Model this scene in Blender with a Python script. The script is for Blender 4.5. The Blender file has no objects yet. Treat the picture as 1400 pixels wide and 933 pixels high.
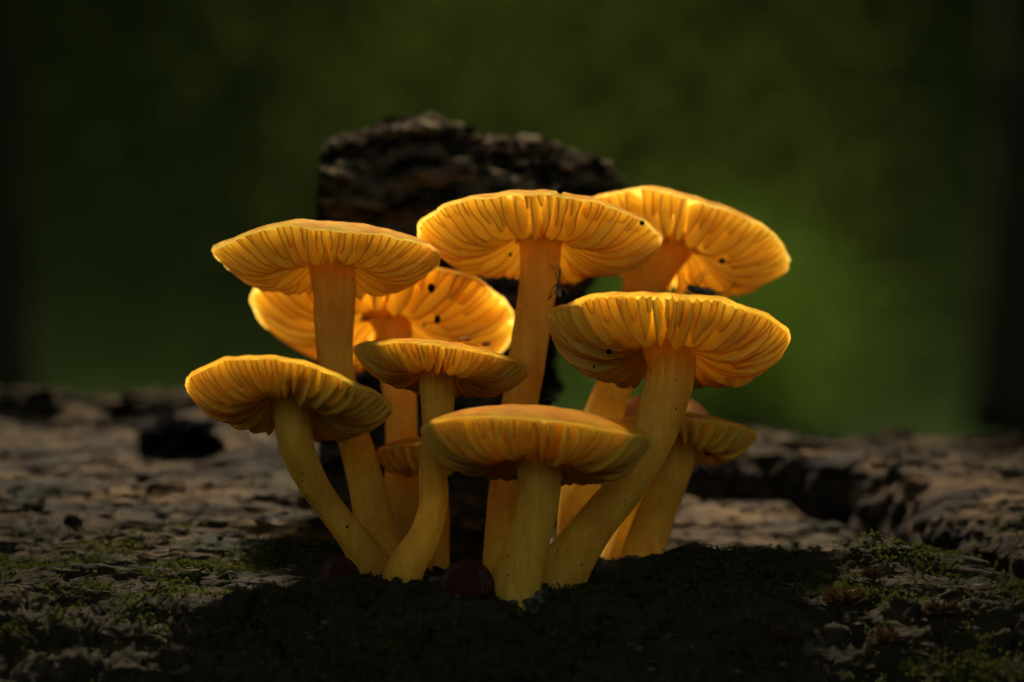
import bpy, math, random
import numpy as np
from mathutils import Vector, Matrix
R_ = math.radians
rng = np.random.default_rng(7)
random.seed(7)
sc = bpy.context.scene
col = sc.collection
# ---------------------------------------------------------------- units: one Blender unit is one centimetre
sc.unit_settings.system = 'METRIC'
sc.unit_settings.scale_length = 0.01

# ---------------------------------------------------------------- camera
CAM_D = 40.0                                  # the lens stands 40 cm from the plane of sharp focus (Y = 0)
cam_d = bpy.data.cameras.new('camera')
cam = bpy.data.objects.new('camera', cam_d); col.objects.link(cam)
cam.location = (0, -CAM_D, 0); cam.rotation_euler = (R_(90), 0, 0)
cam_d.sensor_width = 36; cam_d.lens = 36 * CAM_D / 14.0
cam_d.clip_start = 1; cam_d.clip_end = 20000
cam_d.dof.use_dof = True; cam_d.dof.focus_distance = 39.2
cam_d.dof.aperture_fstop = 0.15               # f/15 with centimetre units
sc.camera = cam

# ---------------------------------------------------------------- world, sun, exposure
SUN_EL, SUN_AZ = R_(53), R_(-5)               # azimuth from +Y (behind the mushrooms) towards +X
world = bpy.data.worlds.new('World'); sc.world = world; world.use_nodes = True
wn = world.node_tree; bg = wn.nodes['Background']
sky = wn.nodes.new('ShaderNodeTexSky'); sky.sky_type = 'NISHITA'; sky.sun_disc = False
sky.sun_elevation = SUN_EL; sky.sun_rotation = SUN_AZ
sky.air_density = .6; sky.dust_density = 4.0
tint = wn.nodes.new('ShaderNodeMix'); tint.data_type = 'RGBA'; tint.blend_type = 'MULTIPLY'; tint.inputs[0].default_value = 1
tint.inputs[7].default_value = (1.0, .86, .58, 1)           # skylight of a warm hazy day
wn.links.new(sky.outputs[0], tint.inputs[6]); wn.links.new(tint.outputs[2], bg.inputs[0]); bg.inputs[1].default_value = 0.06
sd = bpy.data.lights.new('sun', 'SUN'); sd.energy = 5.0; sd.angle = R_(12); sd.color = (1.0, .92, .76)
sun = bpy.data.objects.new('sun', sd); col.objects.link(sun)
SDIR = Vector((math.sin(SUN_AZ) * math.cos(SUN_EL), math.cos(SUN_AZ) * math.cos(SUN_EL), math.sin(SUN_EL)))
sun.rotation_euler = SDIR.to_track_quat('Z', 'Y').to_euler(); sun.location = (0, 60, 200)
vs = sc.view_settings
vs.view_transform = 'Standard'; vs.look = 'None'; vs.gamma = 1; vs.exposure = 3.95
cy = sc.cycles
cy.use_denoising = True; cy.max_bounces = 12; cy.diffuse_bounces = 8; cy.transmission_bounces = 12
cy.transparent_max_bounces = 8; cy.glossy_bounces = 3; cy.sample_clamp_indirect = 6.0
cy.caustics_reflective = False; cy.caustics_refractive = False

# ---------------------------------------------------------------- helpers
_P = np.random.default_rng(3).permutation(256); _P = np.concatenate([_P, _P, _P])
_G = np.random.default_rng(4).normal(size=(256, 3)); _G /= np.linalg.norm(_G, axis=1)[:, None]
def pn(x, y, z=0.0):                          # gradient noise, arrays in, about -1..1 out
    x, y, z = np.broadcast_arrays(np.asarray(x, float), np.asarray(y, float), np.asarray(z, float))
    xi, yi, zi = np.floor(x).astype(int), np.floor(y).astype(int), np.floor(z).astype(int)
    xf, yf, zf = x - xi, y - yi, z - zi
    u, v, w = [t * t * t * (t * (t * 6 - 15) + 10) for t in (xf, yf, zf)]
    r = 0
    for dx in (0, 1):
        for dy in (0, 1):
            for dz in (0, 1):
                h = _P[_P[_P[(xi + dx) & 255] + ((yi + dy) & 255)] + ((zi + dz) & 255)]
                g = _G[h]
                d = g[..., 0] * (xf - dx) + g[..., 1] * (yf - dy) + g[..., 2] * (zf - dz)
                r = r + d * (u if dx else 1 - u) * (v if dy else 1 - v) * (w if dz else 1 - w)
    return r * 1.6
def fbm(x, y, z=0.0, o=4, g=.5):
    r, a, f = 0, 1.0, 1.0
    for i in range(o):
        r = r + a * pn(np.asarray(x) * f + 17.3 * i, np.asarray(y) * f - 9.1 * i, np.asarray(z) * f + 5.7 * i); a *= g; f *= 2.03
    return r
def sstep(a, b, x):
    t = np.clip((np.asarray(x, float) - a) / (b - a), 0, 1); return t * t * (3 - 2 * t)
def px(x, y, Y=0.0):                          # a point at depth Y that the lens sees at (x, y) of the 1400 x 933 photograph
    k = (CAM_D + Y) / CAM_D / 100.0
    return np.array([(x - 700) * k, Y, (466.5 - y) * k])

def mesh(name, V, F, mats, parent=None, origin=None, smooth=True, midx=None):
    me = bpy.data.meshes.new(name)
    V = np.asarray(V, float)
    if origin is not None: V = V - np.asarray(origin)
    if isinstance(F, np.ndarray):
        nf, k = F.shape
        me.vertices.add(len(V)); me.vertices.foreach_set('co', V.ravel())
        me.loops.add(nf * k); me.loops.foreach_set('vertex_index', F.ravel().astype(np.int32))
        me.polygons.add(nf); me.polygons.foreach_set('loop_start', np.arange(0, nf * k, k, dtype=np.int32))
        me.update(calc_edges=True)
    else:
        me.from_pydata([tuple(v) for v in V], [], F)
    if smooth: me.polygons.foreach_set('use_smooth', np.ones(len(me.polygons), bool))
    for m in (mats if isinstance(mats, (list, tuple)) else [mats]): me.materials.append(m)
    if midx is not None: me.polygons.foreach_set('material_index', np.asarray(midx, np.int32))
    me.update()
    o = bpy.data.objects.new(name, me); col.objects.link(o)
    if parent is not None: o.parent = parent
    elif origin is not None: o.location = origin
    return o
def grid_faces(nu, nv, wrap=False):           # nu rows of nv points; wrap joins last column to first
    i = np.arange(nu - 1)[:, None]; j = np.arange(nv if wrap else nv - 1)[None, :]
    a = i * nv + j; b = i * nv + (j + 1) % nv; c = (i + 1) * nv + (j + 1) % nv; d = (i + 1) * nv + j
    return np.stack([a, b, c, d], -1).reshape(-1, 4)
def tag(o, label=None, cat=None, group=None, kind=None):
    for k, v in (('label', label), ('category', cat), ('group', group), ('kind', kind)):
        if v: o[k] = v
    return o
def empty(name, loc, label, cat, group=None):
    o = bpy.data.objects.new(name, None); col.objects.link(o); o.location = tuple(loc)
    o.empty_display_size = .3
    return tag(o, label, cat, group)
def catmull(P, n):
    P = np.asarray(P, float); P = np.vstack([2 * P[0] - P[1], P, 2 * P[-1] - P[-2]])
    out = []
    m = len(P) - 3
    for t in np.linspace(0, m - 1e-6, n):
        i = int(t); f = t - i; a, b, c, d = P[i:i + 4]
        out.append(.5 * (2 * b + (c - a) * f + (2 * a - 5 * b + 4 * c - d) * f * f + (3 * b - a - 3 * c + d) * f ** 3))
    return np.array(out)
def tube_geo(C, r, ns=8, bump=None, cap=True):      # C n x 3 centre line, r n radii
    C = np.asarray(C, float); n = len(C); r = np.broadcast_to(np.asarray(r, float), (n,))
    T = np.gradient(C, axis=0); T /= np.linalg.norm(T, axis=1)[:, None] + 1e-9
    ref = np.array([0, 1.0, 0.02]) if abs(T[0, 1]) < .9 else np.array([1.0, 0, 0])
    A = np.cross(ref, T); A /= np.linalg.norm(A, axis=1)[:, None]; B = np.cross(T, A)
    th = np.linspace(0, 2 * np.pi, ns, endpoint=False)
    rr = r[:, None] * np.ones(ns)[None]
    if bump is not None: rr = rr * (1 + bump(np.arange(n)[:, None] / n, th[None]))
    V = C[:, None] + rr[..., None] * (np.cos(th)[None, :, None] * A[:, None] + np.sin(th)[None, :, None] * B[:, None])
    F = grid_faces(n, ns, True).tolist()
    V = V.reshape(-1, 3)
    if cap:
        F.append(list(range(ns))[::-1]); F.append([(n - 1) * ns + i for i in range(ns)])
    return V, F
def blob_geo(c, rx, ry, rz, amp, fr, seed, nu=20, nv=28, o=4):
    u = np.linspace(0.02, np.pi - .02, nu)[:, None]; v = np.linspace(0, 2 * np.pi, nv, endpoint=False)[None]
    d = np.stack([np.sin(u) * np.cos(v), np.sin(u) * np.sin(v), np.cos(u) * np.ones_like(v)], -1)
    s = 1 + amp * fbm(d[..., 0] * fr + seed, d[..., 1] * fr, d[..., 2] * fr, o, .6)
    V = np.asarray(c) + d * np.array([rx, ry, rz]) * s[..., None]
    F = grid_faces(nu, nv, True).tolist(); F.append(list(range(nv))); F.append([(nu - 1) * nv + i for i in range(nv)][::-1])
    return V.reshape(-1, 3), F
class Bag:                                    # gathers many small shapes into one mesh
    def __init__(s): s.V = []; s.F = []; s.n = 0
    def add(s, V, F):
        V = np.asarray(V, float); s.V.append(V); s.F += [[i + s.n for i in f] for f in F]; s.n += len(V)
    def build(s, name, m, **k): return mesh(name, np.vstack(s.V), s.F, m, **k)

# ---------------------------------------------------------------- materials
def new_mat(name):
    m = bpy.data.materials.new(name); m.use_nodes = True; nt = m.node_tree; nt.nodes.clear()
    return m, nt, nt.nodes.new('ShaderNodeOutputMaterial')
def N(nt, t, **k):
    n = nt.nodes.new(t)
    for a, b in k.items():
        if a.startswith('i_'):
            key = a[2:]; key = int(key) if key.isdigit() else key.replace('_', ' ')
            n.inputs[key].default_value = b
        else: setattr(n, a, b)
    return n
def coords(nt, scale=(1, 1, 1)):
    g = N(nt, 'ShaderNodeNewGeometry'); mp = N(nt, 'ShaderNodeMapping'); mp.inputs['Scale'].default_value = scale
    nt.links.new(g.outputs['Position'], mp.inputs[0]); return mp.outputs[0]
def noise(nt, vec, scale, detail=4, rough=.55):
    n = N(nt, 'ShaderNodeTexNoise'); n.inputs['Scale'].default_value = scale; n.inputs['Detail'].default_value = detail
    n.inputs['Roughness'].default_value = rough; nt.links.new(vec, n.inputs['Vector']); return n.outputs[0]
def ramp(nt, fac, stops):
    r = N(nt, 'ShaderNodeValToRGB'); e = r.color_ramp.elements
    while len(e) < len(stops): e.new(.5)
    for q, (p, c) in zip(e, stops): q.position = p; q.color = (*c, 1) if len(c) == 3 else c
    nt.links.new(fac, r.inputs[0]); return r.outputs[0]
def mixc(nt, fac, a, b, mode='MIX'):
    m = N(nt, 'ShaderNodeMix', data_type='RGBA', blend_type=mode)
    for s, v in ((m.inputs[0], fac), (m.inputs[6], a), (m.inputs[7], b)):
        if isinstance(v, bpy.types.NodeSocket): nt.links.new(v, s)
        elif isinstance(v, (int, float)): s.default_value = v
        else: s.default_value = (*v, 1)
    return m.outputs[2]
def bump(nt, h, strength, dist, prev=None):
    b = N(nt, 'ShaderNodeBump'); b.inputs['Strength'].default_value = strength; b.inputs['Distance'].default_value = dist
    nt.links.new(h, b.inputs['Height'])
    if prev: nt.links.new(prev, b.inputs['Normal'])
    return b.outputs[0]

def flesh_mat(name, refl, trans, tfac, var=.12, fr=3.0, spec=.25, rough=.42, bs=.25, bscale=22.0, speck=0.0, tvar=None, fibre=False):
    """thin living tissue: part scatters back, part scatters through"""
    m, nt, out = new_mat(name); L = nt.links
    v = coords(nt); n1 = noise(nt, v, fr, 5)
    oi = N(nt, 'ShaderNodeObjectInfo')
    c_r = mixc(nt, n1, tuple(c * (1 - var * 1.6) for c in refl), tuple(min(.97, c * (1 + var)) for c in refl))
    lo = tvar or tuple(c * f for c, f in zip(trans, (1 - var * .4, 1 - var * 1.6, 1 - var * 2.2)))
    c_t = mixc(nt, ramp(nt, n1, [(.38, (0, 0, 0)), (.62, (1, 1, 1))]), lo, trans)
    hs = N(nt, 'ShaderNodeHueSaturation'); mr = N(nt, 'ShaderNodeMapRange')
    mr.inputs[3].default_value = .9; mr.inputs[4].default_value = 1.06
    L.new(oi.outputs['Random'], mr.inputs[0]); L.new(mr.outputs[0], hs.inputs['Value']); L.new(c_t, hs.inputs['Color']); c_t = hs.outputs[0]
    if speck:
        vo = noise(nt, v, 30.0, 2); s = ramp(nt, vo, [(.60, (0, 0, 0)), (.70, (1, 1, 1))])
        c_r = mixc(nt, s, c_r, tuple(c * (1 - speck) for c in refl))
    b1 = bump(nt, noise(nt, v, bscale, 4, .6), bs, .03)
    if fibre:
        vf = coords(nt, (1, 1, .07)); nf = noise(nt, vf, 14, 4, .6); b1 = bump(nt, nf, .5, .04, b1)
        c_r = mixc(nt, .5, c_r, ramp(nt, nf, [(.35, (.55, .45, .35)), (.62, (1.15, 1.15, 1.15))]), 'MULTIPLY')
        dk = ramp(nt, noise(nt, v, 17, 1, .4), [(.765, (0, 0, 0)), (.775, (1, 1, 1))]); c_r = mixc(nt, dk, c_r, (.03, .02, .01)); c_t = mixc(nt, dk, c_t, (.03, .02, .01))
    if fibre:
        st = ramp(nt, noise(nt, coords(nt, (1, 1, .35)), 2.4, 6, .6), [(.40, (.62, .42, .30)), (.56, (1, 1, 1))])
        c_r = mixc(nt, .45, c_r, st, 'MULTIPLY'); c_t = mixc(nt, .2, c_t, st, 'MULTIPLY')
    df = N(nt, 'ShaderNodeBsdfDiffuse'); tr = N(nt, 'ShaderNodeBsdfTranslucent'); gl = N(nt, 'ShaderNodeBsdfGlossy')
    gl.inputs['Roughness'].default_value = rough; gl.inputs['Color'].default_value = (1, .95, .85, 1)
    L.new(c_r, df.inputs['Color']); L.new(c_t, tr.inputs['Color'])
    for q in (df, tr, gl): L.new(b1, q.inputs['Normal'])
    mx = N(nt, 'ShaderNodeMixShader', i_0=tfac); L.new(df.outputs[0], mx.inputs[1]); L.new(tr.outputs[0], mx.inputs[2])
    fz = N(nt, 'ShaderNodeFresnel', i_IOR=1.38)
    mu = N(nt, 'ShaderNodeMath', operation='MULTIPLY'); mu.inputs[1].default_value = spec; L.new(fz.outputs[0], mu.inputs[0])
    m2 = N(nt, 'ShaderNodeMixShader'); L.new(mu.outputs[0], m2.inputs[0]); L.new(mx.outputs[0], m2.inputs[1]); L.new(gl.outputs[0], m2.inputs[2])
    L.new(m2.outputs[0], out.inputs[0]); return m

GILL = flesh_mat('gill_flesh', (.96, .64, .085), (.99, .88, .30), .78, spec=.2, tvar=(.98, .79, .20), fr=1.6)
FLESH = flesh_mat('cap_flesh', (.93, .74, .22), (.99, .90, .46), .90, spec=0)
GILL2 = flesh_mat('shaded_gill_flesh', (.93, .62, .09), (.96, .82, .24), .70, spec=.1, tvar=(.94, .72, .16), fr=1.6)  # dimmer copy of the gill flesh, shade put into its colour
EDGEM = flesh_mat('gill_edge', (.70, .32, .045), (.85, .42, .06), .45, spec=.2, fr=2)
SKIN = flesh_mat('cap_skin', (.33, .27, .09), (.99, .87, .36), .90, var=.2, fr=4, bs=.6, bscale=34, speck=.35, spec=.006, rough=.6)
STEM = flesh_mat('stem_flesh', (.68, .39, .05), (.96, .68, .14), .52, var=.10, bs=.5, bscale=46, speck=.5, spec=.08, fibre=True)
SKIN2 = flesh_mat('golden_cap_skin', (.40, .23, .018), (.98, .74, .15), .80, var=.15, fr=4, bs=.5, bscale=34, speck=.3, spec=.006, rough=.6)
DARKCAP = flesh_mat('young_cap_flesh', (.028, .008, .005), (.12, .02, .008), .2, bs=.5, spec=.03)

def rough_mat(name, stops, scale=(1, 1, 1), fr=1.0, bs=.8, bd=.08, bfr=8, spec=.3, rough=.7, moss=None, front=False):
    m, nt, out = new_mat(name); L = nt.links
    v = coords(nt, scale); n1 = noise(nt, v, fr, 8, .62)
    c = ramp(nt, n1, stops)
    v1 = coords(nt)
    if moss:
        n2 = noise(nt, v1, moss[1], 5, .6); c = mixc(nt, ramp(nt, n2, [(moss[2], (0, 0, 0)), (moss[2] + .1, (1, 1, 1))]), c, moss[0])
    if front:                                  # mossy, rotten lower front of the log, with foreground shade painted into its colour
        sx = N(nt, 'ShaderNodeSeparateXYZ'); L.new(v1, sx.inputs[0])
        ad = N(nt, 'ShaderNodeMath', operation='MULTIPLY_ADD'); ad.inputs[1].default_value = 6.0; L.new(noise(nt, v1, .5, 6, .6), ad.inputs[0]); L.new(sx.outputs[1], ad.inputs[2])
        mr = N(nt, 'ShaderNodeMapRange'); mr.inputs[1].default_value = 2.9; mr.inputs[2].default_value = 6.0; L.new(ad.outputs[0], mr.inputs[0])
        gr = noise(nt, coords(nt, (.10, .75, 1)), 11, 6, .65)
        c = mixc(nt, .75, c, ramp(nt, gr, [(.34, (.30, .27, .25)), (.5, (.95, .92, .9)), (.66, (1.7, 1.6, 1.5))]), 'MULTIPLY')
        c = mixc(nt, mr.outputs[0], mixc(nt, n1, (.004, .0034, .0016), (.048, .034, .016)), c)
    fine = noise(nt, v1, 26, 5, .7)
    c = mixc(nt, .55, c, ramp(nt, fine, [(.3, (.28, .26, .25)), (.7, (1.3, 1.3, 1.3))]), 'MULTIPLY')
    b1 = bump(nt, noise(nt, v, bfr, 8, .65), bs, bd); b2 = bump(nt, fine, .5, .03, b1)
    if front: b2 = bump(nt, gr, .9, .10, b2)
    p = N(nt, 'ShaderNodeBsdfPrincipled'); p.inputs['Roughness'].default_value = rough
    p.inputs['Specular IOR Level'].default_value = spec
    L.new(c, p.inputs['Base Color']); L.new(b2, p.inputs['Normal']); L.new(p.outputs[0], out.inputs[0]); return m
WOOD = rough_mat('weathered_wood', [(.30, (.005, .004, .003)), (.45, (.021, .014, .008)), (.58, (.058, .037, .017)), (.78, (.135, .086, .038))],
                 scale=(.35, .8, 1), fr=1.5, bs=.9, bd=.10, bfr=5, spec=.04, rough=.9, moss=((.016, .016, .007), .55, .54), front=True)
BARK = rough_mat('black_bark', [(.3, (.002, .0015, .001)), (.44, (.010, .0072, .0045)), (.62, (.12, .092, .058))], scale=(.6, 1, 1.5), fr=2.2, bs=1, bd=.15, bfr=5, spec=.0, rough=1)
LUMP = rough_mat('black_fungus', [(.3, (.001, .001, .001)), (.6, (.003, .003, .0035)), (.75, (.09, .09, .09))], fr=4, bfr=9, spec=.01, rough=.9)  # grey end of the ramp paints soft highlights into the black
EARTH = rough_mat('leaf_litter', [(.3, (.001, .0017, .0005)), (.6, (.0022, .0036, .0009)), (.8, (.004, .006, .0014))], fr=.05, bfr=.2, bd=2, spec=0, rough=1)
TRUNK = rough_mat('tree_bark', [(.3, (.004, .0045, .002)), (.7, (.017, .018, .009))], scale=(1, 1, .2), fr=.15, bfr=.4, bd=1, spec=0, rough=1)
def plain(name, c, rough=.5, spec=.3, trans=0, tcol=None):
    m, nt, out = new_mat(name); p = N(nt, 'ShaderNodeBsdfPrincipled'); L = nt.links
    n1 = noise(nt, coords(nt), 9, 3)
    cc = mixc(nt, n1, tuple(x * .6 for x in c), tuple(min(1, x * 1.4) for x in c)); L.new(cc, p.inputs['Base Color'])
    p.inputs['Roughness'].default_value = rough; p.inputs['Specular IOR Level'].default_value = spec
    if trans:
        t = N(nt, 'ShaderNodeBsdfTranslucent'); t.inputs[0].default_value = (*(tcol or c), 1)
        mx = N(nt, 'ShaderNodeMixShader', i_0=trans); L.new(p.outputs[0], mx.inputs[1]); L.new(t.outputs[0], mx.inputs[2]); L.new(mx.outputs[0], out.inputs[0])
    else: L.new(p.outputs[0], out.inputs[0])
    return m
MOSS = plain('moss_green', (.034, .033, .008), .9, .0, .3, (.050, .052, .010))
STAR = plain('moss_brown', (.055, .027, .010), .9, .0, .35, (.09, .042, .012))
BLACK = plain('black_crumb', (.004, .0035, .003), 1, .0)
INSECT = plain('insect_shell', (.02, .013, .008), .35, .5)
WING = plain('insect_wing', (.25, .2, .14), .3, .5, .6)
LEAF = plain('forest_leaf', (.0044, .0060, .0012), .9, .0, .35, (.0072, .0100, .0014))
CANOPY = plain('canopy_leaf', (.04, .065, .012), .6, .15, .12, (.06, .12, .01))
DROP = plain('pale_crumb', (.80, .38, .14), .5, .1, .75)
FIBRE = plain('pale_fibre', (.95, .75, .38), .5, .3, .5)

# ================================================================ SETTING
# ---- the log: height over (x, Y)
kY = [-60, -30, -20, -12, -7, -4.6, -3.2, -2, 0, 4, 8, 12, 16, 20, 26, 34, 46, 60]
kL = [-36, -30, -21, -13, -7.9, -5.2, -4.0, -3.36, -3.10, -2.62, -2.10, -1.58, -1.15, -1.3, -3.2, -8, -22, -36]
kR = [-36, -30, -21, -13, -8.2, -5.6, -4.35, -3.55, -3.02, -3.12, -2.5, -2.2, -2.15, -2.4, -3.6, -8, -22, -36]
TR = np.array([(-3.5, 11.5), (0.5, 9.6), (3.0, 9.0), (5.4, 8.2), (6.0, 5.2), (6.5, 2.4), (7.4, .6), (10, -1.0), (14, -2.5)])
def trench(x, y):
    best = np.full(np.shape(x), 1e9); sgn = np.ones(np.shape(x))
    for (x0, y0), (x1, y1) in zip(TR[:-1], TR[1:]):
        dx, dy = x1 - x0, y1 - y0; l2 = dx * dx + dy * dy
        t = np.clip(((x - x0) * dx + (y - y0) * dy) / l2, 0, 1)
        ex, ey = x - (x0 + t * dx), y - (y0 + t * dy); d = np.hypot(ex, ey)
        s = np.sign(dx * ey - dy * ex); m = d < best; best = np.where(m, d, best); sgn = np.where(m, s, sgn)
    return best * sgn
def log_h(x, y):
    x = np.asarray(x, float); y = np.asarray(y, float)
    w = sstep(-1.0, 2.0, x)
    h = np.interp(y, kY, kL) * (1 - w) + np.interp(y, kY, kR) * w
    # ridge in front of the hollow, hollow at the mushrooms' feet
    h = h + .16 * np.exp(-((y - .15 - .15 * np.sin(x * 1.3)) / .55) ** 2) * sstep(1.7, 2.6, x) * (1 - .4 * sstep(4, 5.5, x))
    h = h - .25 * np.exp(-((y - 1.9) / .9) ** 2) * w
    h = h + .28 * np.exp(-((x - 4.9) / .35) ** 2 - ((y - .6) / .5) ** 2)
    # the mushrooms' base sits in a low dip, a dark cushion in front
    h = h - .12 * np.exp(-((x + .1) / 2.4) ** 2 - ((y - .3) / 1.6) ** 2) + .16 * np.exp(-((x - .2) / 2.0) ** 2 - ((y + 2.2) / .7) ** 2) + .08 * np.exp(-((x - .2) / 2.5) ** 2 - ((y + 3.0) / .8) ** 2)
    d = trench(x, y) + .45 * pn(x * .9, y * .9, 3.3) + .15 * pn(x * 3, y * 3, 1.3)
    f = sstep(-4.0, -1.0, x) * (1 - .3 * sstep(9, 13, x))
    plateau = np.interp(y, [-10, -3, 1, 4, 8, 12, 16, 20, 26], [-8.4, -4.2, -2.9, -2.46, -1.95, -1.86, -1.98, -2.3, -3.6])
    p = sstep(-.3, .75, d)
    right = sstep(5.2, 6.2, x) * sstep(26, 22, y) * sstep(-4, -2, y)
    front_part = h
    back_part = np.maximum(h, plateau) * sstep(26, 24, y) + h * (1 - sstep(26, 24, y)) if True else h
    h2 = front_part * (1 - p) + back_part * p
    h2 = h2 - 1.0 * np.exp(-((d + .35) / .45) ** 2) * sstep(1.5, 4.0, x) - .3 * np.exp(-((d + .35) / .5) ** 2) * (1 - sstep(1.5, 4.0, x))
    h = h * (1 - f) + h2 * f
    # weathering: long grain along x, cracks, crumbs
    edge = 1 + 1.2 * sstep(9, 17, y)
    h = h + .16 * edge * fbm(x * .35, y * .8, 0, 3) + .075 * fbm(x * 1.1, y * 2.6, 4.4, 4)
    c = np.abs(fbm(x * .26, y * 1.7, 8.8, 3)); h = h - .09 * np.exp(-(c / .055) ** 2)
    c = np.abs(fbm(x * .55, y * 3.6, 2.8, 2)); h = h - .035 * np.exp(-(c / .07) ** 2)
    h = h + .035 * fbm(x * 2.4, y * 8, 1.2, 4) - .035 * np.exp(-(fbm(x * .25 + .3 * y, y * 3.2 - .3 * x, 61.0, 3) / .16) ** 2)
    m = sstep(-.2, .5, fbm(x * .5, y * .5, 20.2, 2) - .12 * (y + 1)) * sstep(4, 0, y)        # rough mossy relief near the front
    h = h + m * (.13 * fbm(x * 2.2, y * 2.6, 51.0, 3) + .07 * fbm(x * 6, y * 6, 31.0, 3)) + sstep(-.6, -2.2, y) * (.20 * np.abs(fbm(x * 1.5, y * 2.2, 71.0, 4)) - .16 * np.exp(-(fbm(x * 1.1, y * 1.7, 77.0, 3) / .10) ** 2) + .05 * fbm(x * 5, y * 7, 73., 2))
    return h
def axis(lo, hi, a, b, fine, coarse):
    L = [a]; s = fine
    while L[-1] > lo: s = min(s * 1.06, coarse); L.append(L[-1] - s)
    L = L[::-1] + list(np.arange(a + fine, b, fine)); s = fine
    while L[-1] < hi: s = min(s * 1.06, coarse); L.append(L[-1] + s)
    return np.array(L)
gx = axis(-95, 95, -8.2, 8.2, .034, 1.2); gy = axis(-56, 60, -7.5, 3, .034, .6)
gy = np.concatenate([gy[gy <= 3], np.arange(3.05, 19, .055), axis(19, 60, 19, 19.1, .08, 1.0)[1:]]); gy = np.unique(np.round(gy, 4))
GX, GY = np.meshgrid(gx, gy)
HZ = log_h(GX, GY)
near = np.exp(-(np.maximum(0, np.hypot(GX, GY - 4) - 14) / 8) ** 2)
OX = .10 * near * fbm(GX * 1.5, GY * 1.5, HZ * 4.0, 3); OY = .16 * near * fbm(GX * 1.2 + 9, GY * 1.4, HZ * 4.5, 4)
LV = np.stack([GX + OX, GY + OY, HZ], -1).reshape(-1, 3)
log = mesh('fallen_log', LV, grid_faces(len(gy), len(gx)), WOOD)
tag(log, 'huge weathered grey brown fallen log, mossy in front with shade painted in, under all the mushrooms', 'log')
print('log verts', len(LV))
def on_log(xp, yp, Y0=-6, Y1=17):
    """first point of the log that the lens sees at photograph pixel (xp, yp)"""
    Ys = np.arange(Y0, Y1, .02); P = np.stack([px(xp, yp, Y) for Y in Ys]); hh = log_h(P[:, 0], P[:, 1])
    i = np.argmax(P[:, 2] < hh) if (P[:, 2] < hh).any() else len(Ys) - 1
    return P[i]

# ---- forest floor and the hillside all round, its camera side added to block low sky
th_ = np.linspace(0, 2 * np.pi, 180, endpoint=False)[None]; rad = np.concatenate([np.linspace(1, 700, 30), np.linspace(730, 4200, 50)])[:, None]
FX, FY = rad * np.cos(th_), rad * np.sin(th_)
z = -38 + 4 * fbm(FX * .01, FY * .01, 0, 4)
fl = mesh('forest_floor', np.stack([FX, FY, z], -1)[:31].reshape(-1, 3), grid_faces(31, 180, True), EARTH); tag(fl, kind='structure')
z = z + 2100 * sstep(1500, 3500, rad) ** .8 * (.30 + .70 * sstep(-.5, .3, np.sin(th_))) + 30 * fbm(FX * .004, FY * .004, 5, 5) * sstep(700, 900, rad)
hl = mesh('sky_blocking_hillside', np.stack([FX, FY, z], -1)[30:].reshape(-1, 3), grid_faces(50, 180, True), EARTH); tag(hl, kind='structure')

# ---- leaves helper: many small folded leaves as one mesh
def leaves(name, P, size, mat, up=None):
    n = len(P); size = np.broadcast_to(size, (n,))
    a = rng.normal(size=(n, 3)); a /= np.linalg.norm(a, axis=1)[:, None]
    b = rng.normal(size=(n, 3))
    if up is not None: b = b * .6 + np.array(up); a[:, 2] *= .5; a /= np.linalg.norm(a, axis=1)[:, None]
    s = np.cross(a, b); s /= np.linalg.norm(s, axis=1)[:, None]; nn = np.cross(s, a)
    q = []
    for u, v, w in ((-.5, 0, 0), (-.1, .24, .06), (.5, 0, -.03), (-.1, -.24, .06)):
        q.append(P + size[:, None] * (u * a + v * s + w * nn))
    V = np.stack(q, 1).reshape(-1, 3); k = np.arange(n)[:, None] * 4
    F = np.concatenate([k + [0, 1, 2], k + [0, 2, 3]], 1).reshape(-1, 3)
    return mesh(name, V, F, mat, smooth=False)

# undergrowth far behind, melted by the lens
def frame_pt(xp, yp, Y): return px(xp, yp, Y)
nq = 300000
xp, yp, Yq = rng.uniform(-150, 1550, nq), rng.uniform(-90, 760, nq), rng.uniform(950, 1350, nq)
d = .03 + .85 * np.exp(-((xp - 1050) / 180) ** 2 - ((yp - 440) / 230) ** 2) + .42 * np.exp(-((xp - 640) / 330) ** 2 - ((yp - 100) / 190) ** 2) \
    + .13 * np.exp(-((xp - 800) / 520) ** 2)
d *= .85 + .3 * pn(xp * .006, yp * .004, Yq * .004)
d *= .10 + .90 * sstep(120, 680, xp) * sstep(1360, 1060, xp)
kp = rng.random(nq) < d; xp, yp, Yq = xp[kp][:9500], yp[kp][:9500], Yq[kp][:9500]
kq = (CAM_D + Yq) / CAM_D / 100
pts = np.stack([(xp - 700) * kq, Yq, (466.5 - yp) * kq], -1); pts = pts[pts[:, 2] > -36]
ug = leaves('undergrowth', pts, rng.uniform(3, 6.5, len(pts)), LEAF); tag(ug, 'dim green undergrowth far behind the log, melted into a soft blur', 'undergrowth', kind='stuff')

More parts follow.
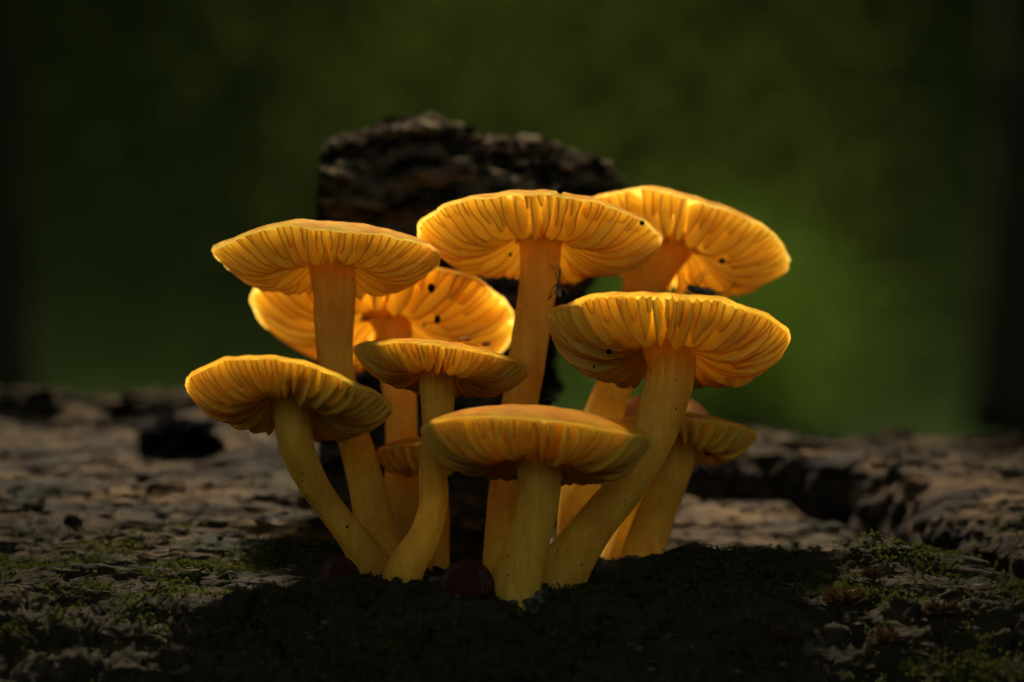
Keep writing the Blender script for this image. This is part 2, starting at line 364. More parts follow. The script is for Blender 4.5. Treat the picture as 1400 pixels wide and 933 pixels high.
nb = 5200
bx, by, bY = rng.normal(985, 85, nb), rng.normal(465, 80, nb), rng.uniform(820, 960, nb)
kq = (CAM_D + bY) / CAM_D / 100; bp = np.stack([(bx - 700) * kq, bY, (466.5 - by) * kq], -1); bp = bp[bp[:, 2] > -36]
borg = np.array([bp[:, 0].mean(), 890, -37.0])
broot = empty('leafy_bush', borg, 'brighter green bush glowing softly behind the right hand caps', 'bush')
bo = leaves('foliage', bp, rng.uniform(2.5, 5, len(bp)), plain('young_leaf', (.0060, .0100, .0014), 1, .0, .45, (.0095, .0175, .0017))); bo.parent = broot; bo.matrix_parent_inverse = Matrix.Translation(-Vector(borg))
for q in range(7):
    e = bp[rng.integers(len(bp))]; V, F = tube_geo(catmull(np.array([borg + [rng.uniform(-8, 8), 0, -3], borg * .5 + e * .5 + [0, 0, -8], e]), 10), np.linspace(1.6, .4, 10), 7); mesh('stem', V, F, TRUNK, broot, borg)
# trees: dark trunks at the sides, with limbs and crowns
def tree(xp0, xp1, Y, label):
    a = px(xp0, 700, Y); b = px(xp1, 700, Y); r = (b[0] - a[0]) / 2; cx = (a[0] + b[0]) / 2
    root = empty('tree', (cx, Y, -38), label, 'tree', 'dark trees behind the log')
    n = 30; C = np.stack([cx + 6 * np.sin(np.linspace(0, 2.2, n) + cx), Y + 0 * np.linspace(0, 1, n), np.linspace(-42, 620, n)], -1)
    rr = r * (1.0 + .5 * np.exp(-np.linspace(0, 12, n)) - .35 * np.linspace(0, 1, n))
    V, F = tube_geo(C, rr, 20, lambda u, t: .10 * fbm(np.cos(t) * 2, np.sin(t) * 2, u * 5 + cx, 3))
    mesh('trunk', V, F, TRUNK, root, (cx, Y, -38))
    for k in range(4):
        z0 = 330 + 70 * k; s = (-1) ** k
        c = np.stack([cx + s * np.linspace(0, 150, 8), Y - 40 * np.linspace(0, 1, 8) ** 2, z0 + 90 * np.linspace(0, 1, 8) ** .8], -1)
        V, F = tube_geo(c, r * np.linspace(.4, .08, 8), 8); mesh('limb', V, F, TRUNK, root, (cx, Y, -38))
    P = np.array([cx, Y, 560]) + rng.normal(size=(900, 3)) * np.array([120, 80, 70])
    o = leaves('crown', P, rng.uniform(9, 16, 900), CANOPY, (0, 0, 1)); o.parent = root; o.matrix_parent_inverse = Matrix.Translation((-cx, -Y, 38))
tree(1330, 1480, 1000, 'broad dark blurred tree trunk at the right edge behind the log')
tree(-200, 6, 930, 'dark blurred tree trunk at the left edge behind the log')

# unseen leaves added above the log to block sun, gap left for the mushrooms
def sun_foot(P):                              # where the sun ray through P meets the height of the mushrooms
    t = P[:, 2:3] / SDIR.z; return P[:, :2] - t * np.array([[SDIR.x, SDIR.y]])
n = 62000
P = np.stack([rng.uniform(-360, 360, n), rng.uniform(-330, 520, n), rng.uniform(150, 215, n)], -1)
P = P[(P[:, 1] > -60) | (rng.random(n) < .8)]; n = len(P)
P[:, :2] = np.where(rng.random(n)[:, None] < .35, np.stack([rng.normal(0, 60, n), rng.normal(190, 60, n)], -1), P[:, :2])
P[:, 2] = np.where(rng.random(n) < .6, P[:, 2] * .5, P[:, 2])
P = P[(np.abs(P[:, 0]) < 150) & (P[:, 1] < 160) & (P[:, 1] > -150) | (P[:, 2] > 140)]; n = len(P)
f = sun_foot(P); gx_, gy_ = (f[:, 0] + .2) / 9.5, (f[:, 1] - 2.0) / 7.0
r = np.hypot(gx_, gy_)
left = np.hypot((f[:, 0] + 6.5) / 4.0, (f[:, 1] - 8) / 5.0)
r = np.minimum(r, left * 1.15)
keep = rng.random(n) < sstep(.75, 2.6, r) * .9
keep &= (r > .82) | (rng.random(n) < .02)
P = P[keep]
m2 = 9000
P2 = np.stack([rng.uniform(-38, 38, m2), rng.uniform(-35, 75, m2), rng.uniform(24, 55, m2)], -1)  # low leaves added out of view to keep sun off the log front
f2 = P2[:, :2] - (P2[:, 2:3] + 2.5) / SDIR.z * np.array([[SDIR.x, SDIR.y]])
u2 = np.hypot((f2[:, 0] + 1.8) / 8.2, (f2[:, 1] - 5.9) / 8.4)
u2 = np.maximum(u2, .95 + .9 * sstep(2.6, -.4, f2[:, 1]) * sstep(4.0, 5.3, np.abs(f2[:, 0])))
u2 = np.maximum(u2, .95 + .9 * sstep(-3.2, -5.4, f2[:, 1]))
k2 = (rng.random(m2) < sstep(.95, 1.55, u2) * .85) & (P2[:, 2] > 4.9 * (40 + P2[:, 1]) / 40 + 9)
P2 = P2[k2]; r = np.concatenate([r[keep], np.zeros(len(P2))]); keep = np.ones(len(r), bool); P = np.vstack([P, P2])
cn = leaves('added_shade_leaves', P, np.where(P[:, 2] < 56, rng.uniform(3, 5.5, len(P)), np.where(r < 4, rng.uniform(5, 9, len(P)), rng.uniform(9, 17, len(P)))), CANOPY, (0, 0, 1)); tag(cn, 'unseen leaves added above the log to block sun, with a gap that lets sunlight in', 'foliage', kind='stuff')

# ================================================================ BARK SLAB BEHIND THE MUSHROOMS
def bark_slab():
    Yc = 9.0; k = (CAM_D + Yc) / CAM_D / 100
    top = [(437, 330), (446, 196), (455, 190), (480, 184), (505, 180), (530, 166), (560, 166), (592, 158), (615, 170), (640, 176), (665, 187), (700, 190), (735, 191), (765, 203), (800, 212), (832, 224), (848, 246), (862, 300)]
    bot = [(437, 700), (740, 700), (746, 560), (752, 500), (775, 450), (800, 400), (835, 340), (862, 300)]
    xs = np.linspace(437, 862, 300); tz = np.interp(xs, *zip(*top)); bz = np.interp(xs, *zip(*bot))
    nv = 260; V = np.zeros((len(xs), nv, 3)); th = np.linspace(0, 2 * np.pi, nv, endpoint=False)
    for i, xx in enumerate(xs):
        X = (xx - 700) * k; zt, zb = (466 - tz[i]) * k, (466 - bz[i]) * k
        e = min(1, math.sqrt(max(0, (i + .2) / 6))) * min(1, math.sqrt(max(0, (len(xs) - i - .8) / 20)))
        c, s = np.cos(th), np.sin(th); pw = .42
        yy = Yc + 1.7 * e * np.sign(c) * np.abs(c) ** pw; zz = (zt + zb) / 2 + (zt - zb) / 2 * np.sign(s) * np.abs(s) ** pw
        # lip: the top slopes towards the lens on the right
        lip = sstep(zt - 1.0, zt, zz) * (yy < Yc) * sstep(560, 700, xx)
        yy = yy + lip * .9
        V[i, :, 0] = X; V[i, :, 1] = yy; V[i, :, 2] = zz
    x, y, z = V[..., 0].copy(), V[..., 1].copy(), V[..., 2].copy()
    strat = fbm(x * .45, y * .5, z * 2.6, 4); crumb = fbm(x * 2.4, y * 2.4, z * 3.0, 4)
    cen = np.stack([np.clip(x, -3.0, 1.0), np.full_like(x, Yc), z * .93], -1)
    d = V - cen; d /= np.linalg.norm(d, axis=-1)[..., None] + 1e-6
    front = (y < Yc)
    rid = 1 - np.abs(fbm(x * 1.6, y * 1.6, z * 4.2, 3)) * 2
    amp = .30 * strat + .09 * crumb + .10 * rid + .05 * fbm(x * 7, y * 7, z * 9, 3)
    amp = np.where(front, amp, amp * .8)
    V = V + d * amp[..., None] * np.array([.35, 1.5, .45])
    V = V.reshape(-1, 3); F = grid_faces(len(xs), nv, True).tolist()
    F.append(list(range(nv))); F.append([(len(xs) - 1) * nv + j for j in range(nv)][::-1])
    org = px(580, 690, 9)
    root = empty('bark_slab', org, 'tall slab of crumbling black bark standing on the log behind the mushrooms', 'bark')
    mesh('bark_body', V, F, BARK, root, org)
    b = Bag()
    for i in range(420):                       # crumbs and flakes lying on its top edge
        xx = rng.uniform(440, 845); zt = np.interp(xx, *zip(*top)); r = rng.uniform(.02, .09)
        q = px(xx, zt + rng.uniform(0, 28) * (1 if xx < 560 else 1.8), Yc - rng.uniform(.2, 1.5))
        b.add(*blob_geo(q, r * 1.5, r * 1.2, r * .7, .5, 1.5, i * 3.1, 6, 8, 2))
    o = b.build('bark_crumbs', BARK, parent=root, origin=org); o['kind'] = 'stuff'
    b = Bag()
    b.add(*blob_geo(px(750, 522, 7.6), .16, .2, .3, .5, 1.7, 5.5)); b.add(*blob_geo(px(762, 530, 7.5), .12, .1, .12, .4, 1.7, 9.5)); b.add(*blob_geo(px(752, 490, 7.8), .1, .14, .3, .5, 1.7, 2.5))
    b.build('bark_splinter', BARK, parent=root, origin=org)
bark_slab()

# ================================================================ MUSHROOMS
def prof(keys):
    k = np.array(keys, float); return lambda s: np.interp(s, k[:, 0], k[:, 1])
EDGE = prof([(.10, -.02), (.17, -.10), (.24, -.30), (.33, -.60), (.45, -.88), (.58, -1.0), (.72, -.92), (.84, -.66), (.93, -.34), (.98, -.10), (1.0, 0.0)])

def mushroom(label, cap, stem, seed, gills=88, dome=.38, depth=.34, full=1.0, pitch=14, roll=0, waves=(), lobes=(), name='mushroom', group='yellow gilled mushrooms growing in a cluster on the log',
             specks=(), skin=SKIN, peak=1.0, gmat=None, smat=None, droop=0.0, squash=1.0):
    cx, cyy, Y, rpx = cap
    k = (CAM_D + Y) / CAM_D / 100; R = rpx * k; C = px(cx, cyy, Y)
    base = px(*stem[-1][:3]); base = np.array([base[0], base[1], min(base[2], float(log_h(base[0], base[1])))])
    root = empty(name, base, label, 'mushroom', group)
    Rm = np.array(Matrix.Rotation(R_(roll), 3, 'Y') @ Matrix.Rotation(R_(-pitch), 3, 'X'))
    def rimr(th):
        r = 1 + .018 * pn(np.cos(th) * 2.2 + seed, np.sin(th) * 2.2, seed * .7) + .012 * pn(np.cos(th) * 8 + seed, np.sin(th) * 8, seed) + .0035 * np.sin(th * int(gills) * 1.0)
        for a, w, amp in lobes: r = r + amp * np.exp(-((np.mod(th - R_(a) + np.pi, 2 * np.pi) - np.pi) / R_(w)) ** 2)
        return r
    def rimz(th):
        z = .045 * R * pn(np.cos(th) * 1.6 - seed, np.sin(th) * 1.6, seed * 1.3) + .020 * R * pn(np.cos(th) * 5 - seed, np.sin(th) * 6, seed)
        for a, w, amp in waves: z = z + amp * np.exp(-((np.mod(th - R_(a) + np.pi, 2 * np.pi) - np.pi) / R_(w)) ** 2)
        return z
    def P(th, s, z):
        rr = R * s * (1 + (rimr(th) - 1) * s * s)
        v = np.stack([rr * np.cos(th), rr * np.sin(th) * squash, z + rimz(th) * s ** 2.2 - droop * s ** 3], -1)
        return v @ Rm.T + C
    H = dome
    def top(s): return H * (1 - s ** 2.0) ** .8 * (1 - .12 * (1 - s)) + .10 * peak * H * np.exp(-(s / .22) ** 2)
    def under(s): return top(s) * .45 - .01                    # flesh underside: thin at the rim
    # cap
    nt_ = 168; th = np.linspace(0, 2 * np.pi, nt_, endpoint=False)
    ss = np.concatenate([np.linspace(.02, .8, 14), np.linspace(.84, .985, 9)]); sb = ss[::-1]
    rows = [P(th, np.full(nt_, s), np.full(nt_, top(s)) + .012 * fbm(np.cos(th) * s * 5 + seed, np.sin(th) * s * 5, seed, 3)) for s in ss]
    t = .030
    for a in (60, 20, -20, -60): rows.append(P(th, np.full(nt_, .992 + .012 * math.cos(R_(a))), np.full(nt_, t * math.sin(R_(a)))) )
    rows += [P(th, np.full(nt_, s), np.full(nt_, under(s) - t * .6)) for s in sb]
    V = np.stack(rows).reshape(-1, 3); F = grid_faces(len(rows), nt_, True)
    mi = (np.arange(len(F)) // nt_ >= len(ss) + 1).astype(int)
    F = F.tolist() + [list(range(nt_))[::-1], [(len(rows) - 1) * nt_ + i for i in range(nt_)]]
    mi = list(mi) + [0, 1]
    mesh('cap', V, F, [skin, FLESH], root, base, midx=mi)
    # gills: one wedge each; long, middling and short ones in turn
    n4 = max(8, int(gills / 4)); tot = n4 * 4; sp = 2 * np.pi / tot
    r2 = np.random.default_rng(int(seed * 100)); ns = 15
    for g in range(tot):
        q = g % 4; s0 = (.13 if q == 0 else (.42 + r2.uniform(-.06, .10) if q == 2 else .74 + r2.uniform(-.12, .10)))
        if q % 2 and r2.random() < .18: continue
        th0 = g * sp + r2.uniform(-.20, .20) * sp
        s = s0 + (.988 - s0) * np.linspace(0, 1, ns) ** .85
        # sway, shared with neighbours at low frequency, own at high
        a = th0 + .07 * pn(s * 2.2, th0 * 1.4, seed) * (1 - s * .6) + sp * .50 * pn(s * 4.6 + g * 3.7, seed, g * .77)
        e = -np.abs(EDGE(s)) ** full * depth * (1 + .10 * r2.uniform(-1, 1)) + .012 * pn(s * 7 + g, seed, 0)
        if q: e = e * sstep(s0 - .03, s0 + .17 * (1 if q == 2 else .7), s) ** .7 * (.93 if q == 2 else .80)
        wid = R * s * sp                                        # spacing here
        w0 = np.minimum(wid * .56 * ((1 + 2.4 * (1 - sstep(.35, .85, s))) if q == 0 else (1 + .8 * (1 - sstep(.6, .95, s))) if q == 2 else 1.0), .17) * (1.0 if q == 0 else sstep(s0 - .02, s0 + .14, s) * .95 + .05)
        w1 = np.minimum(wid * .22, .0135); zf = under(s)
        cols = []
        for du, zz in ((-w0, zf + .03), (-(w0 * .55 + w1 * .45), zf * .5 + e * .5), (-w1, e * .93), (w1 * .1, e), (w1, e * .93), ((w0 * .55 + w1 * .45), zf * .5 + e * .5), (w0, zf + .03)):
            cols.append(P(a + du / np.maximum(R * s, .05), s, zz))
        V = np.stack(cols, 1).reshape(-1, 3)
        mesh('gill', V, grid_faces(ns, 7), [gmat or GILL, EDGEM], root, base, midx=[0, 0, 1, 1, 0, 0] * (ns - 1))
    # stem
    S = np.array([px(a, b, c) for a, b, c, w in stem]); W = np.array([w * (CAM_D + c) / CAM_D / 100 for a, b, c, w in stem])
    gS = np.gradient(S, axis=0); W = W * np.abs(gS[:, 2]) / np.hypot(gS[:, 0], gS[:, 2])      # widths were measured level, not across the stem
    tp = C + Rm @ np.array([0, 0, under(0) - .02]); S = np.vstack([tp, S]); W = np.concatenate([[W[0] * 1.12], W])
    end = S[-1].copy(); end[2] = min(end[2], float(log_h(end[0], end[1]))) - .3; S = np.vstack([S, end]); W[-2] *= 1.12; W[-1] *= 1.22; W = np.append(W, W[-1] * 1.15)
    nn = 64; CC = catmull(np.hstack([S, W[:, None]]), nn)
    V, F = tube_geo(CC[:, :3], CC[:, 3], 36, lambda u, t: .035 * fbm(np.cos(t) * 1.3 + seed, np.sin(t) * 1.3, u * 7, 3) + .018 * np.sin(t * 9 + 3 * fbm(np.cos(t), u * 3, seed, 2)))
    mesh('stem', V, F, smat or STEM, root, base)
    # torn gill ends clinging to the stem top, granular collar
    for j in range(9):
        a = R_(-90) + (j - 4) * .30 + r2.uniform(-.1, .1)
        r0 = W[1] * 1.03; r1 = W[1] * 1.22
        hgt = r2.uniform(.06, .20) * (depth / .34)
        b0 = EDGE(.27) * depth * .9
        d = Rm @ np.array([math.cos(a) * r0, math.sin(a) * r0, b0]) + C
        t_ = Rm @ np.array([math.cos(a) * r1, math.sin(a) * r1, b0 + hgt]) + C
        V, F = tube_geo(np.linspace(d, t_, 6), np.array([.075, .055, .038, .026, .016, .007]) * r2.uniform(.6, 1.1), 8); mesh('gill_tooth', V, F, FIBRE if j in (4, 6) and seed in (1.1, 2.3, 6.6) else (smat or STEM), root, base)
    for (a, b, r, el) in specks:
        # a speck stuck on the face that the lens sees at this pixel: walk the ray to the gill edge surface
        best = None
        for thd in np.linspace(0, 2 * np.pi, 100, endpoint=False):
            sv = np.linspace(.2, .98, 40); Q = P(np.full(40, thd), sv, EDGE(sv) * depth)
            u = 700 + Q[:, 0] * 100 * CAM_D / (CAM_D + Q[:, 1]); v = 466.5 - Q[:, 2] * 100 * CAM_D / (CAM_D + Q[:, 1])
            dd = np.hypot(u - a, v - b) + Q[:, 1] * 1.0; i = int(np.argmin(dd))
            if best is None or dd[i] < best[0]: best = (dd[i], Q[i])
        q = best[1] + np.array([0, -.03, 0])
        V, F = blob_geo(q, r * .01, r * .008, r * .01 * el, .35, 1.6, a * .1, 10, 12, 3); mesh('dark_speck', V, F, BLACK, root, base)
    return root

m_stem = [  # label, cap (cx, cy, Y, r), stem [(x, y, Y, half width)]...
]
mushroom('yellow mushroom at the upper left, its flat tan topped cap alone above a stout stem', (449, 352, .8, 153),
         [(457, 395, .8, 30), (457, 440, .85, 27), (460, 500, .95, 24), (478, 580, .9, 23), (500, 660, .6, 23), (522, 770, .1, 26)], 1.1,
         gills=88, dome=.42, depth=.36, pitch=14, roll=1, lobes=((180, 30, .03),), squash=.9, waves=((270, 50, .05),))
mushroom('tallest yellow mushroom, its wide cap in the top middle against the black bark', (737, 322, 1.6, 166),
         [(738, 350, 1.5, 28), (734, 400, 1.5, 26), (722, 480, 1.4, 26), (712, 545, 1.2, 25), (696, 640, .7, 24), (690, 700, .2, 22), (690, 790, -.2, 26)], 2.3,
         gills=93, dome=.44, depth=.40, pitch=17, roll=2, squash=.92, waves=((270, 40, .05), (0, 30, -.06)), specks=((888, 292, 3.2, 1.2), (698, 350, 2.5, 1)))
mushroom('yellow mushroom at the upper right, its tilted cap jutting out behind the tallest one', (925, 330, 3.6, 156),
         [(884, 380, 3.6, 31), (880, 420, 3.5, 30), (852, 500, 3.1, 28), (828, 560, 2.6, 28), (796, 650, 1.8, 26), (790, 750, 1.2, 24)], 3.7,
         gills=77, dome=.46, depth=.44, pitch=20, roll=14, waves=((200, 30, -.12),), specks=((986, 357, 4.5, .8),), lobes=((180, 40, .06),))
mushroom('left mushroom with a wavy cap on a stem leaning out over the grey log', (396, 533, -1.0, 142),
         [(400, 568, -1.0, 27), (405, 610, -1.0, 25), (425, 655, -.9, 24), (455, 700, -.7, 23), (490, 745, -.5, 24), (512, 785, -.4, 27)], 4.9,
         gills=98, dome=.17, depth=.42, full=.8, pitch=20, roll=4, skin=SKIN2, waves=((320, 35, -.12), (250, 30, .06), (0, 30, -.07)), droop=.05, specks=((400, 586, 3.2, .8),))
mushroom('small middle mushroom with pale crumbs on its cap beside the tall stem', (602, 497, -.7, 121),
         [(598, 522, -.7, 25), (598, 580, -.7, 21), (592, 640, -.8, 20), (592, 690, -.9, 20), (580, 735, -1.0, 21), (552, 785, -1.0, 25)], 5.2,
         gills=98, dome=.22, depth=.30, full=.85, pitch=14, roll=6, skin=SKIN2, waves=((180, 40, .05),))
mushroom('broad yellow mushroom on the right, deep cap on a thick curving stem', (912, 458, -.2, 166),
         [(918, 500, -.2, 34), (911, 540, -.25, 34), (892, 600, -.4, 33), (860, 660, -.6, 32), (812, 720, -.8, 32), (765, 790, -1.0, 38)], 6.6,
         gills=91, dome=.17, depth=.50, full=.65, pitch=19, roll=3, skin=SKIN2, squash=.95, waves=((180, 35, .10),), specks=((833, 482, 4, .8), (812, 500, 1.8, 1)))
mushroom('small mushroom low on the right, half hidden behind the thick curved stem', (934, 590, 1.7, 100),
         [(928, 620, 1.7, 27), (915, 660, 1.6, 26), (895, 710, 1.5, 25), (872, 782, 1.3, 25)], 7.4,
         gills=67, dome=.22, depth=.36, pitch=14, roll=5, specks=((968, 621, 4.5, .7),), waves=((300, 30, -.05),))
mushroom('front mushroom with the smooth yellow top of its low cap facing the viewer', (733, 600, -2.0, 158),
         [(738, 640, -2.0, 31), (735, 690, -2.0, 29), (722, 740, -1.95, 27), (705, 805, -1.9, 30)], 8.1,
         gills=119, dome=.41, depth=.46, full=.7, pitch=11, roll=3, skin=SKIN2, peak=1.6, waves=((250, 40, .05), (0, 30, .04)))
mushroom('large shaded mushroom at the back left, half hidden behind the upper left cap', (524, 432, 3.8, 181),
         [(537, 450, 3.7, 26), (545, 520, 3.2, 24), (549, 600, 2.4, 22), (548, 680, 1.5, 22), (545, 760, .9, 24)], 9.5,
         gills=77, dome=.45, depth=.44, pitch=25, roll=4, gmat=GILL2, waves=((180, 40, .12),), specks=((594, 397, 5.5, 1.2), (600, 438, 4.2, 1.6), (580, 445, 2.5, 1)))
mushroom('little orange mushroom tucked between the slender stems left of the front cap', (578, 618, .9, 64),
         [(596, 650, .9, 14), (601, 700, .7, 12), (600, 770, .3, 12)], 10.3, gills=41, dome=.20, depth=.30, pitch=12, roll=-2)
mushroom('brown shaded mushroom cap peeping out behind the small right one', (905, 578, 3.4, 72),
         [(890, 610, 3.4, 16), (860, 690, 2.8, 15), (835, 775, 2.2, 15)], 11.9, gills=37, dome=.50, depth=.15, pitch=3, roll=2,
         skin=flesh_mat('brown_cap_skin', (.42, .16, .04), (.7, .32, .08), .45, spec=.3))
def young(label, c, r, h, seed, stem):
    root = empty('young_mushroom', px(*stem[-1][:3]), label, 'mushroom', 'young mushrooms at the foot of the cluster'); org = px(*stem[-1][:3])
    k = (CAM_D + c[2]) / CAM_D / 100; C = px(*c[:3]); R = r * k; H = h * k
    nt_ = 96; th = np.linspace(0, 2 * np.pi, nt_, endpoint=False); rows = []
    for u in np.linspace(.02, 1, 18):
        a = u * 1.75; s = math.sin(a); z = math.cos(a)
        st = 1 + .025 * np.sin(th * 24 + seed) * sstep(.4, 1, u) + .09 * pn(np.cos(th) * 1.6, np.sin(th) * 1.6, seed)
        rows.append(np.stack([R * s * st * np.cos(th), R * s * st * np.sin(th), H * z * (1 + .12 * np.cos(th + seed) * s)], -1) + C)
    for u in (.8, .4): rows.append(np.stack([R * u * np.cos(th), R * u * np.sin(th), -H * .05 * np.ones(nt_)], -1) + C)
    V = np.stack(rows).reshape(-1, 3); F = grid_faces(len(rows), nt_, True).tolist(); F.append(list(range(nt_))[::-1]); F.append([(len(rows) - 1) * nt_ + i for i in range(nt_)])
    mesh('cap', V, F, DARKCAP if c[0] != 844 else STEM, root, org)
    S = np.array([px(a, b, cc) for a, b, cc, w in stem]); W = np.array([w * .01 for *_, w in stem])
    CC = catmull(np.hstack([S, W[:, None]]), 12); V, F = tube_geo(CC[:, :3], CC[:, 3], 14); mesh('stem', V, F, DARKCAP if c[0] != 844 else STEM, root, org)
young('dark red button mushroom at the foot of the cluster under the front cap', (637, 808, -2.0, 0), 39, 44, 1.0, [(640, 792, -2.0, 12), (642, 830, -1.9, 13)])
young('dark red button mushroom half sunk at the left foot of the cluster', (466, 794, -1.2, 0), 28, 34, 3.0, [(468, 786, -1.2, 9), (470, 815, -1.1, 9)])
young('tiny orange button mushroom on the blurred wood behind the right stems', (844, 740, 4.6, 0), 11, 12, 5.0, [(844, 740, 4.6, 6), (844, 765, 4.5, 6)])

# pale crumbs on the small middle cap, black grains
def lump(name, label, cat, p, r, mat, seed, group=None, amp=.4, fr=2.0, nu=20, nv=26):
    V, F = blob_geo(p, *r, amp, fr, seed, nu, nv); o = mesh(name, V, F, mat, None, p); return tag(o, label, cat, group)
lump('pale_crumb', 'larger pale moist crumb on top of the small middle cap', 'crumb', px(636, 464, -.9), (.08, .08, .03), DROP, 1.5)
lump('pale_crumb', 'smaller pale moist crumb at the right on the small middle cap', 'crumb', px(664, 471, -.9), (.05, .06, .025), DROP, 4.5)
lump('black_grain', 'round black grain on the top edge of the tallest cap', 'grain', px(766, 261, .2), (.045, .045, .045), BLACK, 2.0, amp=.15)
lump('black_grain', 'black grain on the sloping top of the upper right cap', 'grain', px(1004, 297, 3.0), (.035, .035, .03), BLACK, 6.0, amp=.15)
lump('black_grain', 'dark crumb lying on the top of the front cap', 'grain', px(747, 551, -2.3), (.07, .06, .05), BLACK, 8.0)

# ---- insects
def insect(label, P0, P1, legs, wings, thick):
    root = empty('gnat', P0, label, 'insect'); P0 = np.asarray(P0); P1 = np.asarray(P1); d = P1 - P0
    V, F = tube_geo(P0 + d * np.linspace(.35, 1, 9)[:, None], thick * np.array([.5, .9, 1, 1, .95, .85, .7, .5, .15]), 10); mesh('abdomen', V, F, INSECT, root, P0)
    V, F = blob_geo(P0 + d * .22, thick * 1.5, thick * 1.5, thick * 1.5, .1, 2, 1, 10, 12); mesh('thorax', V, F, INSECT, root, P0)
    V, F = blob_geo(P0 + d * .02, thick, thick, thick, .1, 2, 2, 8, 10); mesh('head', V, F, INSECT, root, P0)
    for L in legs:
        C = catmull(np.array([P0 + d * .22] + [np.asarray(q) for q in L]), 12); V, F = tube_geo(C, np.linspace(.011, .006, 12), 6); mesh('leg', V, F, INSECT, root, P0)
    for w in wings:
        a = P0 + d * .2; b = np.asarray(w); ax = b - a; sd_ = np.cross(ax, [0, 1, .3]); sd_ /= np.linalg.norm(sd_); l = np.linalg.norm(ax); V = []
        for t in np.linspace(0, 1, 8): hw = l * .16 * math.sin(math.pi * (.05 + .93 * t) ** .8); V += [a + ax * t - sd_ * hw, a + ax * t + sd_ * hw, a + ax * t + sd_ * hw + [0, .006, 0], a + ax * t - sd_ * hw + [0, .006, 0]]
        mesh('wing', V, grid_faces(8, 4, True), WING, root, P0)
insect('thin legged gnat clinging to the tall stem just above the right cap', px(763, 388, .9), px(766, 400, .9),
       [[px(760, 374, 1.0), px(752, 361, 1.15)], [px(764, 372, 1.0), px(757, 363, 1.15)], [px(757, 392, .8), px(750, 409, .3)], [px(766, 370, .9), px(763, 362, 1.1)], [px(772, 396, .7), px(778, 404, .3)], [px(758, 400, .6), px(750, 410, .3)]], [px(766, 408, .8), px(760, 407, .9)], .028)
insect('blurred long legged gnat hanging below the upper right cap', px(942, 393, 2.6), px(985, 408, 2.6),
       [[px(936, 385, 2.8), px(934, 374, 3.2)], [px(962, 378, 2.8), px(970, 372, 3.2)], [px(990, 400, 2.8), px(1008, 385, 3.2)], [px(936, 400, 2.5), px(934, 407, 2.0)], [px(960, 406, 2.4), px(966, 412, 1.8)], [px(950, 385, 2.8), px(966, 368, 3.1)]], [px(978, 398, 2.5), px(980, 406, 2.8)], .05)

# ---- black lumps on the log
p = on_log(246, 622); lump('black_lump', 'knobbly coal black lump on the grey log left of the cluster', 'fungus', p + [0, 0, .18], (.60, .5, .40), LUMP, 3.3, amp=.42, fr=3.2, nu=60, nv=80)
p = on_log(205, 566); lump('bark_lump', 'black bark crust on the far edge of the log above the coal black lump', 'bark', p + [0, 0, .1], (.75, .6, .28), BARK, 5.3, amp=.5, fr=2.2, nu=40, nv=60)
p = on_log(30, 562); lump('bark_lump', 'black bark crust at the far left edge of the log', 'bark', p + [0, 0, .1], (.75, .6, .3), BARK, 7.7, amp=.5, fr=2.2, nu=40, nv=60)

# ---- moss: star shaped tufts as things, low cushions as stuff
def star(xp, yp, size, label, mat=STAR):
    c = on_log(xp, yp); root = empty('moss_tuft', c, label, 'moss', 'starry moss tufts on the right of the log')
    b = Bag()
    for s_ in range(3):
        cc = c + np.array([rng.uniform(-.15, .15), rng.uniform(-.1, .1), .02]) * (s_ > 0)
        for i in range(26):
            a = rng.uniform(0, 2 * np.pi); up = rng.uniform(.3, 2.2); l = size * rng.uniform(.6, 1.1) * (1 if s_ == 0 else .6)
            d = np.array([math.cos(a), math.sin(a), up]); d /= np.linalg.norm(d)
            t = np.linspace(0, 1, 6)[:, None]; C = cc + [0, 0, .08] + d * l * t + np.array([0, 0, -1]) * l * .25 * t ** 2
            b.add(*tube_geo(C, size * np.array([.03, .045, .038, .028, .016, .003]), 5))
    b.build('leaf_rosette', mat, parent=root, origin=c)
    V, F = tube_geo(np.stack([c - [0, 0, .15], c, c + [0, 0, size * .4]]), [.04, .035, .02], 6); mesh('moss_stem', V, F, mat, root, c)
star(1152, 838, .50, 'largest brown star of moss on the dark front slope, right of the cluster')
star(1292, 852, .46, 'brown star of moss nearest the right edge')
star(1215, 890, .44, 'brown star of moss low down between the largest one and the right edge')
star(1195, 800, .34, 'small reddish moss star on the crest just right of the dark front slope')
star(1065, 885, .36, 'small brown moss star low on the slope left of the largest one')

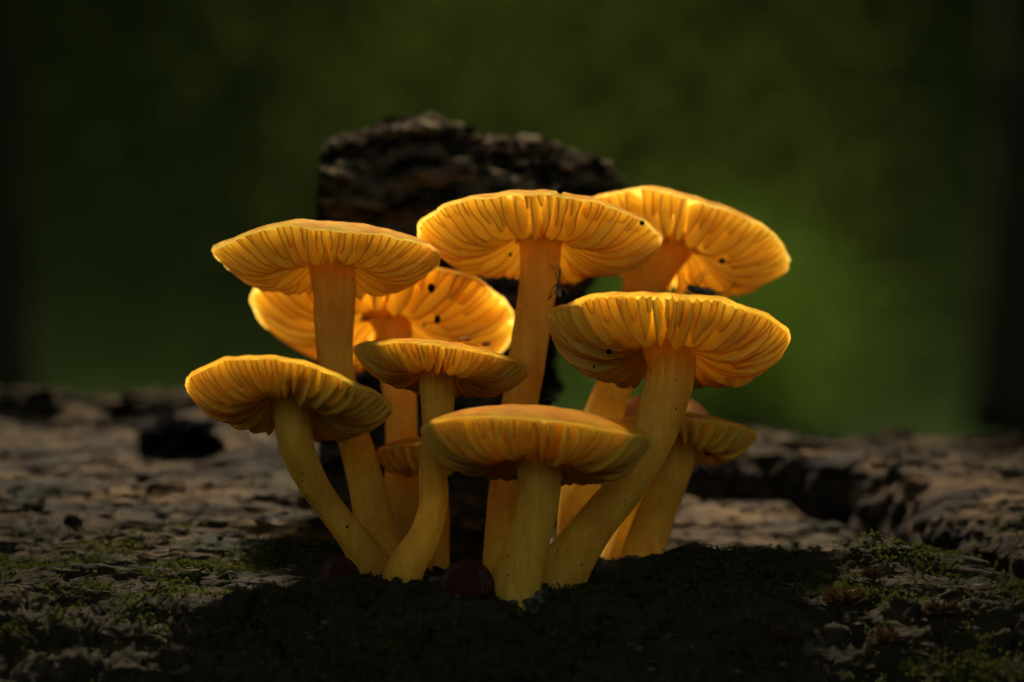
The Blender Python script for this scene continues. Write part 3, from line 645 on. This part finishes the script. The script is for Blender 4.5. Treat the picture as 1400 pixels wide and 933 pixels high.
def scatter(n, xr, yr, dens, y0=-4.6, y1=3.5):
    x, y = rng.uniform(*xr, n * 14), rng.uniform(y0, y1, n * 14)
    k = rng.random(n * 14) < dens(x, y); x, y = x[k][:n], y[k][:n]
    return np.stack([x, y, log_h(x, y)], -1)
def md(x, y): return np.maximum(0, fbm(x * .8, y * .8, 11.1, 3) * 1.2 + .15) * sstep(3.5, -1.5, y) + .02
P = scatter(42000, (-8, 8), 0, md)
P[:, 2] += rng.uniform(0, .07, len(P))
mo = leaves('moss_carpet', P, rng.uniform(.035, .11, len(P)), MOSS); tag(mo, 'dark green moss creeping over the front of the log', 'moss', kind='stuff')
b = Bag(); Q = scatter(2600, (-8, 8), 0, lambda x, y: .15 + .85 * (pn(x, y, 40.) > .05), -4.6, 16)
for i, q in enumerate(Q):
    r = rng.uniform(.012, .05) * (1 if i % 25 else 2.4); b.add(*blob_geo(q + [0, 0, r * .3], r * rng.uniform(1, 2.4), r, r * .6, .5, 1.3, i * 1.7, 5, 7, 2))
for o_ in [o_ for o_ in col.objects if o_.get('category') == 'mushroom']:      # crumbs and rotten fibres heaped round each stem foot
    for i in range(60):
        a, rr_ = rng.uniform(0, 6.28), .22 + abs(rng.normal(0, .14)); x, y = o_.location.x + rr_ * math.cos(a), o_.location.y + rr_ * math.sin(a)
        r = rng.uniform(.02, .075); b.add(*blob_geo((x, y, float(log_h(x, y)) + r * .4), r * rng.uniform(1, 1.8), r, r * .8, .5, 1.4, i * 2.3 + x, 6, 8, 2))
o = b.build('bark_crumbs', [BARK], smooth=False); tag(o, 'loose crumbs of dark bark scattered over the log', 'crumbs', kind='stuff')
b = Bag(); Q = scatter(900, (-8, 8), 0, lambda x, y: np.where(y > -2, .8, .3), -4, 10)
for i, q in enumerate(Q):
    a = rng.normal(0, .5); l = rng.uniform(.08, .4); d = np.array([math.cos(a), math.sin(a), rng.uniform(-.1, .25)]) * l
    C = np.stack([q - d / 2, q + [0, 0, .03], q + d / 2]); b.add(*tube_geo(C, [.005, .012, .004], 4))
o = b.build('wood_fibres', WOOD); tag(o, 'fine loose wood splinters lying on the log', 'splinters', kind='stuff')
